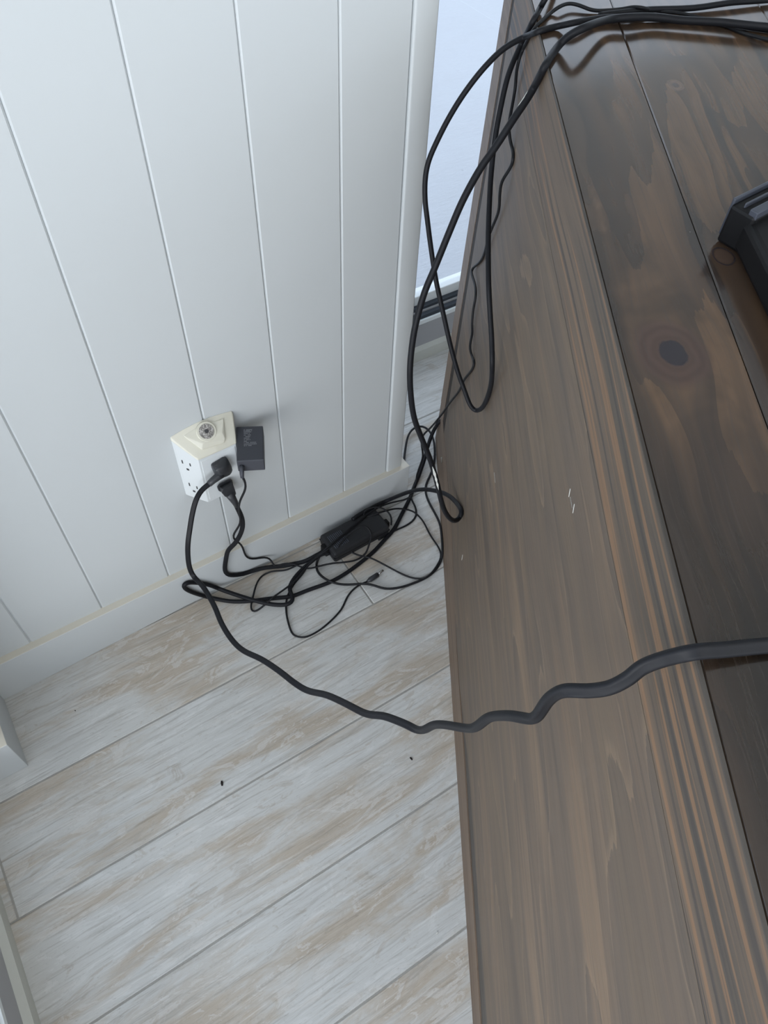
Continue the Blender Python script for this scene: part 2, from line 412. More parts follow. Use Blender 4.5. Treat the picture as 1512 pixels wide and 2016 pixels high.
def gapstrip(u, v): z = lerp(zl(0)+.001, ZT-.002, v); return lerp(dkL(z)+.001, dkR(z)-.001, u), z
strip('groove_strip', gapstrip, 2, None, 10, 'dark_gap', .0012, .0008, label='dark gap between the edge strip and the side panel')
def stile(u, v): z = lerp(zl(0)+.001, ZT-.001, v); return lerp(edge(z), dkL(z), u), z
strip('stile', stile, 2, None, 10, 'wood_lip', .0012, 0, label='pale narrow edge strip of the cabinet beyond the dark gap')
def panel(u, v):
    zlo = lambda s: gt(s)+.0005
    s1 = lerp(dkR(.1), SE, u); z = lerp(zlo(s1), ZB-.0006, v); s = lerp(dkR(z), SE, u); return s, z
strip('side_panel', panel, 60, None, 16, 'wood_panel', .002)
def apron(u, v): z = lerp(ZB, ZT-.001, v); return lerp(dkR(z), SE, u), z
strip('apron', apron, 30, None, 3, 'wood_apron', .002)
# carcass behind
box('back_panel', (-.035, .03, .0), (-.015, WID, ZT-.025), 'wood_lip', cab)
box('far_side', (-.03, WID-.02, 0), (SE, WID, ZT-.025), 'wood_panel', cab)
box('near_panel', (SE-.02, .03, 0), (SE, WID-.02, ZT-.025), 'wood_panel', cab)
# top boards: edge line, seam
def o_seam(s): return .128 + (.104-.128)*(s-.185)/(.818-.185)
def topboard(name, f0, f1, s0=-.0405, s1=SE, gap=.0005):
    bm = bmesh.new(); n = 24; rows = []
    for i in range(n+1):
        s = lerp(s0, s1, i/n); a, b = f0(s)+gap, f1(s)-gap
        rows.append([bm.verts.new(p) for p in ((s, a, ZT-.022), (s, a, ZT-.0012), (s, a+.0012, ZT), (s, b-.0008, ZT), (s, b, ZT-.0008), (s, b, ZT-.022))])
    for r0, r1 in zip(rows, rows[1:]):
        for k in range(6): bm.faces.new((r0[k], r0[(k+1) % 6], r1[(k+1) % 6], r1[k]))
    bm.faces.new(rows[0]); bm.faces.new(rows[-1][::-1])
    return link(name, bm, 'wood_top', cab)
strip('top_edge', lambda u, v: (lerp(-.0405, SE, u), lerp(ZT-.0012, ZT+.0004, v)), 30, None, 1, 'wood_grey', .0022, label='greyish arris along the front edge of the top')  # thin grey strip along the edge line of the top
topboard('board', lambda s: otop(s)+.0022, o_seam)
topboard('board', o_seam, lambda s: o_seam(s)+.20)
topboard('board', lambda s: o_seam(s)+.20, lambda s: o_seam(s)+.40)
# scratches: tiny raised flecks of pale filler on the side
for (x0, y0, x1, y1) in ((1123, 962, 1120, 978), (1123, 978, 1127, 1000), (1131, 992, 1128, 1010), (973, 930, 975, 950), (911, 1092, 909, 1103)):
    p, q = cloc(on_panel(x0, y0)), cloc(on_panel(x1, y1)); dd = Vector((.0005, 0, 0)); o = Vector((0, -.0004, 0))
    hull('scratch', [p+o, q+o, p+dd+o, q+dd*.2+o, p-o, q-o, p+dd-o, q+dd-o], 'paint_spot', cab)
p = cloc(on_panel(870, 905)); hull('paint_fleck', [p+Vector(v) for v in ((-.008, -.002, -.002), (.01, -.002, 0), (0, -.003, .006), (.004, .001, -.004), (-.006, .001, .004))], 'paint_spot', cab)
# ================================================================== OUTLET TAP
tap = empty('outlet_tap', WB + Vector((0, 0, 0)), WANG, label='white six-outlet plug-in wall tap with cream sloped top on the panelled wall', cat='power outlet')
PF = .040; zb = .3285; zf = .449; zbk = .484
sL, sFL, sFR, sR = .4605, .487, .559, .577
def tv(s, p, z): return Vector((s, -p, z))
b0 = [tv(s, p, zb) for s, p in ((sL, .0005), (sL+.003, .006), (sFL, PF), (sFR, PF), (sR-.003, .006), (sR, .0005))]
b1 = [tv(s, p, z) for s, p, z in ((sL, .0005, .482), (sL+.003, .006, .479), (sFL, PF, zf), (sFR, PF, zf), (sR-.003, .006, .479), (sR, .0005, .482))]
hull('body', b0+b1, 'tap_white', tap, .0022, 3)
# sloped cream cap with an arched back
cap = []
for k in range(9):
    t = k/8; cap.append(tv(lerp(sL, sR, t), .0, .485+.0075*math.sin(PI*t)))
cap += [tv(sL-.0005, .0, .478), tv(sR+.0005, .0, .478), tv(sFL-.001, PF+.001, zf+.0015), tv(sFR+.001, PF+.001, zf+.0015), tv(sFL-.001, PF+.001, zf-.0015), tv(sFR+.001, PF+.001, zf-.0015),
        tv(lerp(sFL, sFR, .5), PF+.003, zf+.002), tv(sL-.0005, .004, .478), tv(sR+.0005, .004, .478)]
hull('sloped_cover', cap, 'tap_cream', tap, .0018, 3)
nrm = Vector((0, -.66, .75)); nrm.normalize()
def slope(px, py, up=.0):
    r = ray(px, py); o = WB + wd*.5 + Vector((0, 0, .489)); n = (-wn*(-nrm.y)).normalized()
    nw = (wn*nrm.y + Vector((0, 0, nrm.z))).normalized(); q = EYE + r*((o-EYE).dot(nw)/r.dot(nw)) + nw*up - WB
    return Vector((q.dot(wd), q.dot(wn), q.z))
hous = [slope(360, 858, .000), slope(385, 842, .002), slope(440, 824, .002), slope(436, 852, .0065), slope(398, 874, .0065), slope(443, 866, .004), slope(397, 886, .003), slope(441, 872, .002), slope(400, 886, -.004), slope(438, 872, -.004), slope(365, 858, -.004), slope(436, 830, -.004)]
hull('sensor_housing', hous, 'tap_cream', tap, .001, 2)
def disc(name, c, n, r0, r1, h, mat, parent, seg=32, z0=0, **k):
    bm = bmesh.new(); q = n.to_track_quat('Z', 'Y').to_matrix().to_4x4(); q.translation = c + n*z0
    bmesh.ops.create_cone(bm, cap_ends=True, segments=seg, radius1=r0, radius2=r1, depth=h, matrix=q @ Matrix.Translation((0, 0, h/2)))
    return link(name, bm, mat, parent, **k)
m_ = Mt('clear_lens', .15, .6); x_, y_, z_ = m_.coord(); nn_ = m_.noise(m_.vec(x_, y_, z_), 420, 3)
m_.col(m_.ramp(nn_, [(.35, srgb(60, 58, 56)), (.5, srgb(112, 110, 108)), (.62, srgb(170, 168, 165))])); MAT['lens'] = m_.m
cc = slope(405, 850, .0045)
disc('lens_ring', cc, nrm, .0175, .0165, .0030, 'tap_cream', tap)
disc('lens', cc, nrm, .0140, .0125, .0045, 'lens', tap, label='clear ribbed round sensor lens')
disc('lens_core', cc, nrm, .0045, .0035, .0052, 'slot', tap)
# front face plate and slots
box('face_plate', (sFL+.004, -PF-.0012, zb+.006), (sFR-.003, -PF+.001, zf-.007), 'tap_white', tap, .0006)
for k in range(2):
    c = (sFL+sFR)/2
fn = Vector((-(PF-.006), -(sFL-sL-.003), 0)).normalized()     # left side face normal
def lf(px, py):
    o = WB + wd*sL; nw = (wd*fn.x + wn*fn.y).normalized(); o = WB + wd*(sL+.003) - wn*.006
    q = on_pl(px, py, nw, o) - WB; return Vector((q.dot(wd), q.dot(wn), q.z))
ft = Vector((-fn.y, fn.x, 0))
for (px, py, w_, h_) in ((359, 909, .0011, .0042), (374.5, 915, .0011, .0036), (370, 924, .0024, .0022), (373, 953.5, .0011, .0042), (388, 960, .0011, .0036), (382.5, 967, .0024, .0022)):
    c = lf(px, py)
    hull('slot', [c + ft*(a*w_) + Vector((0, 0, b*h_)) + fn*d for a in (-1, 1) for b in (-1, 1) for d in (.0006, -.001)], 'slot', tap)
# ---- black wall adapter
e2 = Vector((.459, .888, 0)); zA = .450
TL, TR, BR, BL = (on_z(*p, zA) for p in ((465, 840), (517.5, 838), (519.5, 905), (465.5, 908)))
dp = Vector((0, 0, ((on_pl(522, 926, e2, BR)-BR).z + (on_pl(470, 928, e2, BL)-BL).z)/2))
ad = empty('wall_adapter', WB, WANG, label='black box-shaped power adapter with small grey print, plugged into the right of the tap', cat='power adapter')
def toW(q): d = q-WB; return Vector((d.dot(wd), d.dot(wn), d.z))
hull('body', [toW(q) for q in (TL, TR, BR, BL, TL+dp, TR+dp, BR+dp, BL+dp)], 'adapter', ad, .0016, 3)
ex, ey = (toW(TR)-toW(TL)), (toW(BL)-toW(TL)); en = ex.cross(ey).normalized()
if en.z < 0: en = -en
bm = bmesh.new()
rows_ = [(.07, .34, 1), (.102, .30, .5), (.135, .26, 1), (.18, .22, 1), (.225, .25, 1), (.27, .22, 1), (.315, .23, 1), (.36, .24, 1), (.405, .10, 1), (.445, .44, 1), (.49, .44, 1), (.535, .26, 1)]
rg = random.Random(3)
for v, L, a in rows_:
    u = .28
    while u < .28+L:
        du = rg.uniform(.018, .045); v0 = v+.03
        if rg.random() > .12:
            P = [toW(TL) + ex*uu + ey*vv + en*.0003 for uu, vv in ((u, v0), (u+du*.8, v0), (u+du*.8, v0+.02), (u, v0+.02))]
            bm.faces.new([bm.verts.new(q) for q in P])
        u += du
link('label_print', bm, 'print', ad)
# ================================================================== CABLES
def hide_inside(q, r):
    """True when a point lies inside floor, cabinet, wall"""
    if q.z < r*.98: return True
    l = cloc(q)
    if -.04 < l.x < SE and l.z < ZT+r*.98 and l.y > osurf(l.x, l.z)-r*.98 and l.y < WID: return True
    d = q-WB; s, y = d.dot(wd), d.dot(wn)
    if -.0 < s < SR+r and q.z < ledge_h(s)+r and y > -.015-r: return True
    if -.0 < s < .963+r and y > -r: return True
    return False
def path(pts, r, step=5):
    """pts: (px,py[,spec]) spec = ('F',h) floor, ('P',off) cabinet side, ('T',h) top, ('W',p) wall, ('D',depth); blanks are interpolated"""
    N = len(pts); inv = [None]*N; L = [0]
    for a, b in zip(pts, pts[1:]): L.append(L[-1]+math.hypot(a[0]-b[0], a[1]-b[1]))
    for i, p in enumerate(pts):
        if len(p) < 3: continue
        k, v = p[2], p[3] if len(p) > 3 else r
        if k == 'F': q = on_z(p[0], p[1], v)
        elif k == 'T': q = on_z(p[0], p[1], ZT+v)
        elif k == 'P': q = on_panel(p[0], p[1], v)
        elif k == 'W': q = on_pl(p[0], p[1], wn, WB-wn*v)
        else: q = at_depth(p[0], p[1], v)
        inv[i] = 1/depth_of(q)
    known = [i for i in range(N) if inv[i]]
    for i in range(N):
        if inv[i] is None:
            lo = max([k for k in known if k < i], default=None); hi = min([k for k in known if k > i], default=None)
            if lo is None: inv[i] = inv[hi]
            elif hi is None: inv[i] = inv[lo]
            else: inv[i] = lerp(inv[lo], inv[hi], (L[i]-L[lo])/(L[hi]-L[lo]))
    P = [(p[0], p[1], inv[i]) for i, p in enumerate(pts)]
    P = [tuple(2*a-b for a, b in zip(P[0], P[1]))] + P + [tuple(2*a-b for a, b in zip(P[-1], P[-2]))]
    out = []
    for i in range(1, len(P)-2):
        p0, p1, p2, p3 = P[i-1:i+3]; n = max(2, int(math.hypot(p2[0]-p1[0], p2[1]-p1[1])/step))
        # centripetal-ish catmull rom
        for k in range(n + (1 if i == len(P)-3 else 0)):
            t = k/n; t2, t3 = t*t, t*t*t
            out.append(tuple(.5*((2*b)+(-a+c)*t+(2*a-5*b+4*c-d)*t2+(-a+3*b-3*c+d)*t3) for a, b, c, d in zip(p0, p1, p2, p3)))
    res = []
    for x, y, iv in out:
        q = at_depth(x, y, 1/iv); k = 0
        while hide_inside(q, r) and k < 400: q = EYE + (q-EYE)*.9985; k += 1
        res.append(q)
    for _ in range(3):   # smooth out steps of depth
        res = [res[0]] + [(a+b*2+c)/4 for a, b, c in zip(res, res[1:], res[2:])] + [res[-1]]
    return res
def tube(name, P, r, mat='cable', parent=None, org=None, flat=None, seg=10, taper=None, **k):
    """sweep; flat=(half width, half thickness) gives a ribbon cord with a shallow central groove"""
    org = org or Vector((0, 0, 0)); bm = bmesh.new(); rings = []; n = len(P); up = None
    for i in range(n):
        t = (P[min(i+1, n-1)]-P[max(i-1, 0)]).normalized()
        if up is None: up = t.orthogonal().normalized()
        up = (up - t*up.dot(t)).normalized()
        u, v = up, t.cross(up)
        if flat:
            view = Vector((-.35, -.5, .8)).normalized(); v = (view - t*view.dot(t)).normalized(); u = t.cross(v)
        rr = r*(taper(i/(n-1)) if taper else 1)
        ring = []
        for j in range(seg):
            a = 2*PI*j/seg
            if flat:
                ca, sa = math.cos(a), math.sin(a); dip = 1-.28*math.exp(-(ca/.25)**2)
                ring.append(bm.verts.new(P[i]-org + u*(flat[0]*ca) + v*(flat[1]*dip*math.copysign(abs(sa)**.6, sa))))
            else: ring.append(bm.verts.new(P[i]-org + (u*math.cos(a)+v*math.sin(a))*rr))
        rings.append(ring)
    for a, b in zip(rings, rings[1:]):
        for j in range(seg): bm.faces.new((a[j], a[(j+1) % seg], b[(j+1) % seg], b[j]))
    bm.faces.new(rings[0][::-1]); bm.faces.new(rings[-1])
    o = link(name, bm, mat, parent, True, **k)
    if parent is None: o.location = org
    return o
def cord(name, pts, r, mat='cable', parent=None, **k):
    P = path(pts, r if not k.get('flat') else k['flat'][1]); org = P[0] if parent is None else (parent.location if parent else Vector()); 
    return tube(name, P, r, mat, parent, org=Vector(org), **k), P
# 1 -- flat cord with elbow plug, tap -> over the cabinet edge
c1 = empty('electric_lead', WB, 0, label='flat black cord with round elbow plug, arching from the tap onto the cabinet top', cat='power cord')
def W(px, py, p): return on_pl(px, py, wn, WB-wn*p) - WB
hull('elbow_plug', [W(414, 913, .041), W(441, 897, .041), W(446, 899, .045), W(453, 912, .056), W(459, 924, .052), W(457, 930, .052), W(452, 937, .056), W(438, 942, .060), W(424, 938, .058), W(416, 922, .045), W(424, 924, .062), W(447, 918, .062), W(450, 928, .062), W(436, 936, .066)], 'plug', c1, .0028, 3, True, label='round right-angle plug pushed into the front of the tap')
sr = [WB+W(436, 933, .058), WB+W(428, 939, .060), WB+W(419, 946, .061), WB+W(411, 953.5, .062)]
tube('strain_relief', sr, .0062, 'plug', c1, org=WB, seg=12, taper=lambda t: 1.25-.35*t)
pts = [(413, 952, 'W', .062), (405, 958), (396, 966), (386, 984, 'W', .07), (379, 1010), (374, 1040), (370, 1070, 'W', .09), (370, 1095), (373, 1118), (381, 1135, 'D', 1.44), (400, 1155), (422, 1193, 'D', 1.38), (436, 1227), (456, 1259), (479, 1281, 'D', 1.28),
       (515, 1298), (551, 1322), (579, 1344), (606, 1360, 'D', 1.12), (642, 1368), (678, 1384), (717, 1404), (737, 1408), (757, 1410), (797, 1425), (821, 1437, 'D', .86), (837, 1437), (852, 1427), (876, 1427), (912, 1433, 'D', .72), (932, 1434), (944, 1427), (963, 1412),
       (1000, 1409, 'D', .60), (1050, 1415), (1066, 1397), (1082, 1375), (1110, 1360, 'D', .50), (1159, 1360), (1200, 1354), (1236, 1336), (1264, 1314, 'D', .455), (1305, 1298), (1366, 1284, 'T', .010), (1426, 1279), (1512, 1271, 'T', .006), (1600, 1268, 'T', .005), (1700, 1262, 'T', .005), (1950, 1200, 'T', .005), (2300, 1050, 'T', .005)]
cord('cord', pts, .0044, 'cable', c1, flat=(.0047, .0033), seg=16)
# 2 -- two-prong plug cord, tap -> brick
c2 = empty('electric_lead', WB, 0, label='black cord with small two-prong plug under the elbow plug, running to the power brick', cat='power cord')
hull('plug_flange', [W(x, y, p) for p in (.0405, .047) for x, y in ((427, 958), (431, 953), (452, 943), (457, 945), (459, 953), (456, 958), (435, 969), (430, 966))], 'plug', c2, .0012, 2)
hull('plug_body', [W(x, y, .047) for x, y in ((432, 958), (454, 947), (457, 958), (436, 969))] + [W(x, y, p) for x, y, p in ((436, 970, .062), (463, 966, .060), (444, 979, .066), (466, 974, .064), (438, 963, .060), (459, 953, .058))], 'plug', c2, .0015, 2)
tube('strain_relief', [WB+W(*q) for q in ((451, 971, .060), (457, 980, .062), (462, 988, .063), (466, 996, .063))], .0075, 'plug', c2, org=WB, seg=12, taper=lambda t: 1.15-.5*t)
pts = [(463, 990, 'W', .063), (467, 999), (472, 1009, 'W', .058), (477, 1021), (478, 1038), (472, 1055, 'W', .045), (463, 1070), (455, 1077), (448, 1084, 'W', .03), (445, 1100), (442, 1122), (446, 1130, 'F', .03), (455, 1133), (479, 1130, 'F', .012), (500, 1123), (519, 1118), (538, 1116), (558, 1114, 'F', .005), (578, 1110), (598, 1106), (618, 1096), (636, 1086, 'F', .016), (646, 1078, 'F', .016)]
cord('cord', pts, .0042, 'cable', c2, flat=(.0048, .0036), seg=14)
# 3 -- power brick with its heavy cord loop
bk = empty('power_brick', Vector((.4585, .831, 0)), math.radians(2.0), label='large black laptop-style power brick lying on the floor against the baseboard under tangled cords', cat='power brick')
BLn, BWd, BHt = .150, .066, .034
box('body', (0, 0, .001), (BLn, BWd, BHt), 'brick', bk, .006, 3)
for k in range(9): box('rib', (.012+k*.0042, .014, BHt-.001), (.0138+k*.0042, .052, BHt+.0009), 'graphite', bk, .0004, 1)
box('seam', (-.0004, -.0004, .0165), (BLn+.0004, BWd+.0004, .0178), 'black', bk)
box('socket_end', (-.010, .022, .006), (.004, .046, .028), 'black', bk, .003)
box('output_end', (BLn-.004, .012, .008), (BLn+.009, .028, .026), 'black', bk, .003)
def local_tube(name, P, r, mat, par, **k):
    inv = Matrix.Translation(par.location) @ Matrix.Rotation(par.rotation_euler.z, 4, 'Z'); inv = inv.inverted()
    return tube(name, [inv @ q for q in P], r, mat, par, org=Vector((0, 0, 0)), **k)
pts = [(650, 1088, 'F', .016), (630, 1092), (612, 1107), (602, 1114, 'F', .012), (588, 1128), (578, 1140, 'F', .012), (571, 1152), (569, 1162), (576, 1173, 'F', .016), (577, 1182), (570, 1189, 'F', .014), (558, 1191), (535, 1190), (508, 1184, 'F', .014), (487, 1178), (462, 1170), (439, 1162, 'F', .014), (410, 1151), (385, 1147), (368, 1147), (361, 1152, 'F', .010), (363, 1158), (378, 1166), (412, 1176, 'F', .006), (455, 1184), (495, 1183, 'F', .005), (535, 1178), (574, 1174), (606, 1162, 'F', .005), (650, 1146), (685, 1126), (717, 1102, 'F', .006), (735, 1087), (757, 1063, 'F', .006), (775, 1043), (790, 1014, 'F', .007), (805, 985), (814, 962, 'F', .006), (824, 938), (831, 918, 'F', .012), (836, 904), (840, 887), (845, 870, 'F', .03), (853, 849), (863, 832), (872, 815, 'D', 1.98)]
P = path(pts[:-1], .0045)
# the last stretch slips behind the cabinet's back corner
l = cloc(P[-1]); P += [P[-1] + dr*-.02 + nn*.03 + Vector((0, 0, .01)), P[-1] + dr*-.02 + nn*.08 + Vector((0, 0, .03))]
local_tube('output_cord', P, .0046, 'cable', bk)
# 4 -- wall adapter cord: down from adapter, along floor, over the brick, loop to the barrel plug
ad_r = .0021
q0 = on_pl(476, 918, e2, BL)
sr = [toW(q0 + e2*a + Vector((0, 0, b))) for a, b in ((.003, 0), (-.006, -.001), (-.013, -.006), (-.016, -.012))]
tube('strain_relief', sr, .0042, 'adapter', ad, taper=lambda t: 1.15-.4*t, seg=12)
p0 = q0 - e2*.015 + Vector((0, 0, -.009))
pa = (.0, )
def px_of(q):
    c = R.transposed() @ (q-EYE); return (CX+F*c.x/c.z, CY+F*c.y/c.z, 'D', c.z)
pts = [px_of(p0), (481, 945), (485, 957), (481, 969), (475, 980, 'W', .082), (471, 990), (469, 1003), (473, 1017), (474, 1030), (464, 1045, 'W', .05), (458, 1055), (461, 1063), (472, 1069, 'W', .035), (478, 1076), (481, 1090), (486, 1098, 'F', .045), (497, 1101), (520, 1097), (531, 1099, 'F', .03), (536, 1107), (541, 1117, 'F', .014),
       (556, 1110), (578, 1110, 'F', .012), (596, 1118), (606, 1120, 'F', .009), (620, 1117), (648, 1110), (677, 1107, 'F', .010), (701, 1103), (720, 1090, 'F', .012), (727, 1070), (732, 1052, 'F', .037), (720, 1035), (700, 1042), (676, 1063, 'F', .038), (664, 1082), (658, 1097, 'F', .026)]
P = path(pts, ad_r); tube('cord', [toW(q)+WB-WB for q in P], ad_r, 'thin_cable', ad, seg=8)
pts = [(720, 1017, 'F', .036), (700, 1034, 'F', .036), (675, 1055, 'F', .036), (650, 1078, 'F', .033), (630, 1092, 'F', .026), (610, 1108, 'F', .012), (596, 1130), (580, 1148, 'F', .004), (566, 1172, 'F', .004), (563, 1190), (564, 1210, 'F', .0022), (568, 1228), (576, 1250, 'F', .0022), (587, 1254), (601, 1255), (626, 1243, 'F', .0022), (654, 1220), (674, 1197), (681, 1180, 'F', .0022), (690, 1166), (706, 1152), (718, 1147, 'F', .005), (725, 1144, 'F', .006)]
P2 = path(pts, ad_r)
c4 = empty('barrel_cord', P2[0], 0, label='thin black cord ending in a silver-tipped barrel plug lying on the floor tiles', cat='cord')
local_tube('cord', P2, ad_r, 'thin_cable', c4, seg=8)
a_, b_, c_ = on_z(723, 1145, .007), on_z(744, 1131, .007), on_z(754, 1123, .007)
local_tube('barrel_plug', [lerp(a_, b_, t) for t in (0, .2, .25, .6, 1)], .0056, 'plug', c4, seg=14, taper=lambda t: .55 if t < .1 else (.85 if t < .3 else 1))
local_tube('metal_tip', [b_, lerp(b_, c_, .5), c_], .0028, 'metal', c4, seg=14, label='silver metal barrel tip')
# 5 -- thick cable looping off the table and back (upper)
pts = [(2050, 190, 'T', .004), (1830, 120, 'T', .004), (1640, 78, 'T', .004), (1512, 58, 'T', .004), (1400, 43, 'T', .004), (1300, 37, 'T', .004), (1240, 34), (1180, 36, 'T', .006), (1120, 47, 'T', .010), (1060, 62, 'D', .985), (1000, 90), (958, 128, 'D', 1.0), (918, 178), (885, 230), (858, 283, 'D', 1.06), (843, 320), (837, 355), (837, 395), (841, 430, 'D', 1.12), (848, 485), (858, 550), (871, 610, 'D', 1.18), (888, 685), (902, 735), (912, 762, 'D', 1.24), (924, 795), (931, 806), (940, 810, 'P', .010), (950, 803), (960, 782), (967, 755), (969, 720, 'P', .015), (968, 670), (965, 620), (962, 560, 'P', .03), (961, 480), (963, 410), (967, 340, 'P', .03), (975, 270), (986, 210), (1000, 150, 'P', .02), (1020, 100), (1044, 52, 'D', 1.02), (1060, 22), (1078, -10, 'T', .02), (1110, -60, 'T', .006), (1160, -110, 'T', .005)]
P = path(pts, .0036); tube('cable', P, .0038, 'cable', None, org=P[0], label='black cable hanging off the cabinet edge in a long narrow loop against the side panel', cat='cable')
# 6 -- thickest cable, big drop to the floor
pts = [(2050, 130, 'T', .005), (1830, 90, 'T', .006), (1640, 60, 'T', .010), (1512, 56-3, 'T', .010), (1420, 44, 'T', .010), (1343, 40), (1290, 34, 'T', .010), (1243, 34), (1197, 39, 'T', .012), (1151, 54, 'T', .025), (1111, 78), (1078, 121, 'D', .92), (1045, 183), (1012, 233, 'D', .94), (975, 290), (945, 333), (911, 395, 'D', .99), (884, 458), (857, 525), (835, 578, 'D', 1.06), (818, 640), (810, 690), (807, 735, 'D', 1.13), (809, 780), (816, 825), (833, 870, 'D', 1.24), (847, 905), (859, 945), (866, 975, 'D', 1.34), (872, 998), (879, 1013), (887, 1023, 'D', 1.41), (896, 1027), (904, 1021, 'D', 1.46), (909, 1011), (908, 1003), (900, 991, 'D', 1.52), (886, 977), (871, 970, 'D', 1.60), (852, 965), (833, 963, 'D', 1.67), (814, 966), (792, 973), (766, 984, 'F', .03), (745, 993), (725, 1003), (706, 1014, 'F', .036), (694, 1023, 'F', .036)]
PT = path(pts, .0044)
t2 = empty('cable', PT[0], 0, label='thickest black cable, paint-spotted, dropping in a broad bow from cabinet top to floor', cat='cable')
local_tube('cable_run', PT, .0046, 'cable', t2, seg=12)
def smear(P, par, a, b, r, n=Vector((-.4, -.5, .77))):
    seg = [q for q in P]; i0 = min(range(len(P)), key=lambda i: math.hypot(px_of(P[i])[0]-a[0], px_of(P[i])[1]-a[1])); i1 = min(range(len(P)), key=lambda i: math.hypot(px_of(P[i])[0]-b[0], px_of(P[i])[1]-b[1]))
    i0, i1 = min(i0, i1), max(i0, i1); bm = bmesh.new(); rows = []; rg = random.Random(int(a[0]))
    for i in range(i0, i1+1):
        t = (P[i+1]-P[i-1]).normalized(); v = (n-t*n.dot(t)).normalized(); u = t.cross(v)
        e = math.sin(PI*(i-i0+.3)/(i1-i0+.6)); hw = (.25+.35*rg.random())*e; c0 = .55
        rows.append([bm.verts.new(P[i]-par.location+(u*math.sin(c0+k*hw)+v*math.cos(c0+k*hw))*(r*1.03)) for k in (-1, -.33, .33, 1)])
    for x, y in zip(rows, rows[1:]):
        for k in range(3): bm.faces.new((x[k], x[k+1], y[k+1], y[k]))
    link('paint_spot', bm, 'paint_spot', par, True)
smear(PT, t2, (1034, 178), (1018, 212), .0046, (R @ Vector((-.7, -.2, -1))).normalized())
smear(PT, t2, (848, 918), (862, 962), .0046, (R @ Vector((.2, -.2, -1))).normalized())
# 7 -- thin twin cord: table -> side -> floor behind brick
pts = [(2050, 300, 'T', .003), (1830, 190, 'T', .003), (1640, 112, 'T', .003), (1512, 78, 'T', .003), (1460, 64), (1422, 48, 'T', .003), (1350, 28), (1290, 21, 'T', .003), (1263, 15, 'T', .01), (1243, 14), (1224, 18, 'T', .004), (1171, 21, 'T', .003), (1145, 12), (1127, 7, 'T', .006), (1112, 8), (1095, 17, 'T', .006), (1072, 36), (1052, 56, 'D', 1.04), (1038, 80), (1024, 110, 'P', .006), (1017, 140), (1014, 175, 'P', .004), (1007, 215), (1002, 245), (1004, 275, 'P', .006), (1010, 300), (1009, 320), (1000, 338, 'P', .005), (988, 357), (984, 380), (982, 414, 'P', .005), (973, 438), (961, 468), (955, 495, 'P', .004), (945, 517), (931, 526, 'P', .004), (927, 537), (933, 552), (937, 578, 'P', .005), (932, 608), (929, 638, 'P', .005), (930, 658), (925, 677), (927, 697, 'P', .005), (935, 715), (927, 731), (913, 748, 'P', .006), (904, 770), (886, 792), (868, 818, 'P', .008), (848, 842), (832, 857, 'F', .10), (829, 870), (832, 888, 'F', .05), (833, 899), (826, 920), (820, 937, 'F', .016), (819, 953), (809, 967, 'F', .014), (807, 978), (813, 988), (820, 1004, 'F', .0035), (820, 1016), (812, 1027, 'F', .0035), (800, 1035), (788, 1040), (766, 1050, 'F', .0035), (745, 1063)]
P = path(pts, .0021); tube('cord', P, .0023, 'thin_cable', None, org=P[0], seg=8, label='thin black cord wriggling down the cabinet side behind the thicker cables', cat='cord')
# 8 -- medium floor loop
pts = [(640, 1062, 'F', .040), (650, 1055, 'F', .040), (668, 1048, 'F', .040), (655, 1072, 'F', .040), (640, 1083, 'F', .030), (632, 1090), (624, 1105, 'F', .006), (622, 1118), (630, 1132), (648, 1144, 'F', .012), (668, 1150), (689, 1151, 'F', .005), (717, 1149), (735, 1152), (757, 1159, 'F', .0035), (780, 1158), (804, 1152, 'F', .0035), (836, 1139), (856, 1124, 'F', .0035), (868, 1105), (871, 1088), (870, 1062, 'F', .004), (866, 1031), (856, 1010), (845, 990, 'F', .0035), (838, 972), (838, 955), (845, 940, 'F', .0035), (853, 920), (856, 895, 'F', .006), (854, 867), (847, 850, 'F', .012), (838, 841), (826, 838), (814, 843, 'F', .012), (804, 856), (799, 877), (796, 900, 'F', .006), (794, 925, 'F', .004)]
P = path(pts[4:], .0026); tube('cord', P, .0027, 'thin_cable', None, org=P[0], seg=8, label='black cord making a wide floor loop between the power brick and the cabinet foot', cat='cord')
# 9 -- thin floor loop L3
pts = [(680, 1080, 'F', .012), (697, 1090), (712, 1095), (729, 1098, 'F', .010), (757, 1112), (789, 1129, 'F', .003), (812, 1138), (838, 1138, 'F', .008), (856, 1120), (868, 1098, 'F', .006), (866, 1082), (848, 1055, 'F', .0025), (840, 1040), (834, 1027), (816, 1008, 'F', .004), (800, 1003), (780, 1001, 'F', .02), (762, 1005), (745, 1010, 'F', .038), (722, 1018), (712, 1012), (722, 1002, 'F', .042), (745, 998), (765, 1008, 'F', .03), (772, 1020), (770, 1034, 'F', .012)]
P = path(pts, .0020); tube('cord', P, .0021, 'thin_cable', None, org=P[0], seg=8, label='thin black cord looped loosely right of the power brick, nearly reaching the cabinet foot', cat='cord')
# 10 -- thin loop L1 left of the brick
pts = [(586, 1112, 'F', .010), (570, 1120), (558, 1124, 'F', .006), (539, 1124), (515, 1134, 'F', .0025), (504, 1152), (499, 1172, 'F', .012), (494, 1190), (494, 1201), (501, 1205, 'F', .0025), (519, 1193), (535, 1178, 'F', .020), (556, 1163), (578, 1146, 'F', .018), (594, 1128), (612, 1108, 'F', .020), (636, 1085), (656, 1068, 'F', .038), (680, 1048), (706, 1026, 'F', .040), (730, 1008), (756, 994, 'F', .030), (778, 988), (800, 983, 'F', .022), (812, 975)]
P = path(pts, .0019); tube('cord', P, .0020, 'thin_cable', None, org=P[0], seg=8, label='thin black cord with a narrow loop at the left, drawn lengthwise over the power brick', cat='cord')
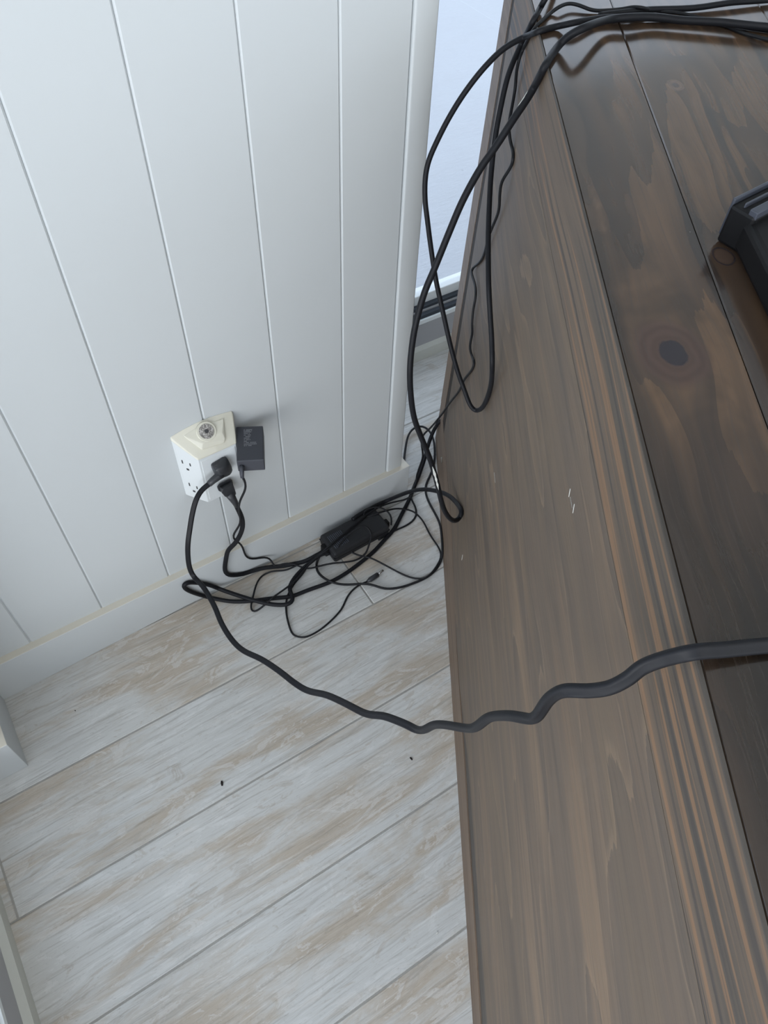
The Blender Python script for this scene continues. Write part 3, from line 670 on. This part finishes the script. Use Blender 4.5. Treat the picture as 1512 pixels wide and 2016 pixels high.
# 11 -- upper cable branching right on the table top
pts = [(2050, -20, 'T', .005), (1830, -22, 'T', .005), (1640, -12, 'T', .005), (1512, 0, 'T', .005), (1442, 5), (1380, 14, 'T', .005), (1343, 17), (1276, 19, 'T', .005), (1230, 24, 'T', .005), (1180, 30, 'T', .005), (1130, 48, 'T', .005), (1085, 60, 'T', .012)]
P = path(pts[:10], .0036); tube('cable', P, .0037, 'cable', None, org=P[0], label='black cable lying straight on the cabinet top towards the upper right corner', cat='cable')
# ================================================================== BLACK DEVICE on the cabinet top
bd = on_z(1458, 441, ZT)
dv = empty('black_device', bd, 0, label='black plastic device with a ribbed corner bracket on the cabinet top at the right edge', cat='device')
DZ = .040
def tz(px, py, z): return on_z(px, py, ZT+z) - bd
axd = -dr
u0 = tz(1462, 441, 0); top_c = tz(1443, 396, DZ); 
cx_ = Vector((.997, .08, 0))
def cap_piece(name, d0, d1, z0, z1, mat, off=0.0, bevel=.001):
    A = tz(1446, 400, DZ); A.z = 0
    pts = []
    for z in (z0, z1):
        for a in (0+off, .30):
            for d in (d0, d1): 
                q = A + cx_*a - Vector((-cx_.y, cx_.x, 0))*d; q.z = z; pts.append(q)
    return hull(name, pts, mat, dv, bevel, 2)
cap_piece('bracket', -.004, .022, 0.0005, DZ-.004, 'black', .003, .003)
cap_piece('rib', -.006, -.003, 0.006, DZ, 'graphite', .006)
cap_piece('rib', .0050, .0068, 0.006, DZ, 'graphite', .008)
cap_piece('rib', .0135, .0215, 0.006, DZ, 'graphite', .004)
A = tz(1470, 420, DZ-.006); A.z = 0
hull('body', [A + d + Vector((0, 0, z)) for d in (Vector((0, 0, 0)), cx_*.26, dr*.26, dr*.26+cx_*.26) for z in (.0005, DZ-.010)], 'black', dv, .006, 3)
# ================================================================== CRUMBS
def crumb(px, py, px2, py2, wpx, mat, label):
    a, b = on_z(px, py, .0012), on_z(px2, py2, .0012); c = (a+b)/2; d = (b-a); s = Vector((-d.y, d.x, 0)).normalized()*wpx*.001
    o = hull('crumb', [q-c for q in (a+s*.6, a-s*.5, b+s*.4, b-s*.8, c+s*1.1+Vector((0, 0, .001)), c-s+Vector((0, 0, .0012)), c-Vector((0, 0, .001)))], mat, None, 0, label=label, cat='crumb'); o.location = c
crumb(436, 1537, 438, 1547, 2.2, 'crumb', 'dark elongated crumb on the tile left of centre')
crumb(807, 1491, 812, 1496, 2.0, 'crumb', 'small brown crumb on the tile beside the cabinet')
crumb(859, 1835, 861, 1838, 1.8, 'crumb_white', 'white speck near the lower cabinet edge on the floor')
crumb(147, 1398, 149, 1400, .9, 'crumb', 'tiny dark speck on the tile near the far left baseboard')
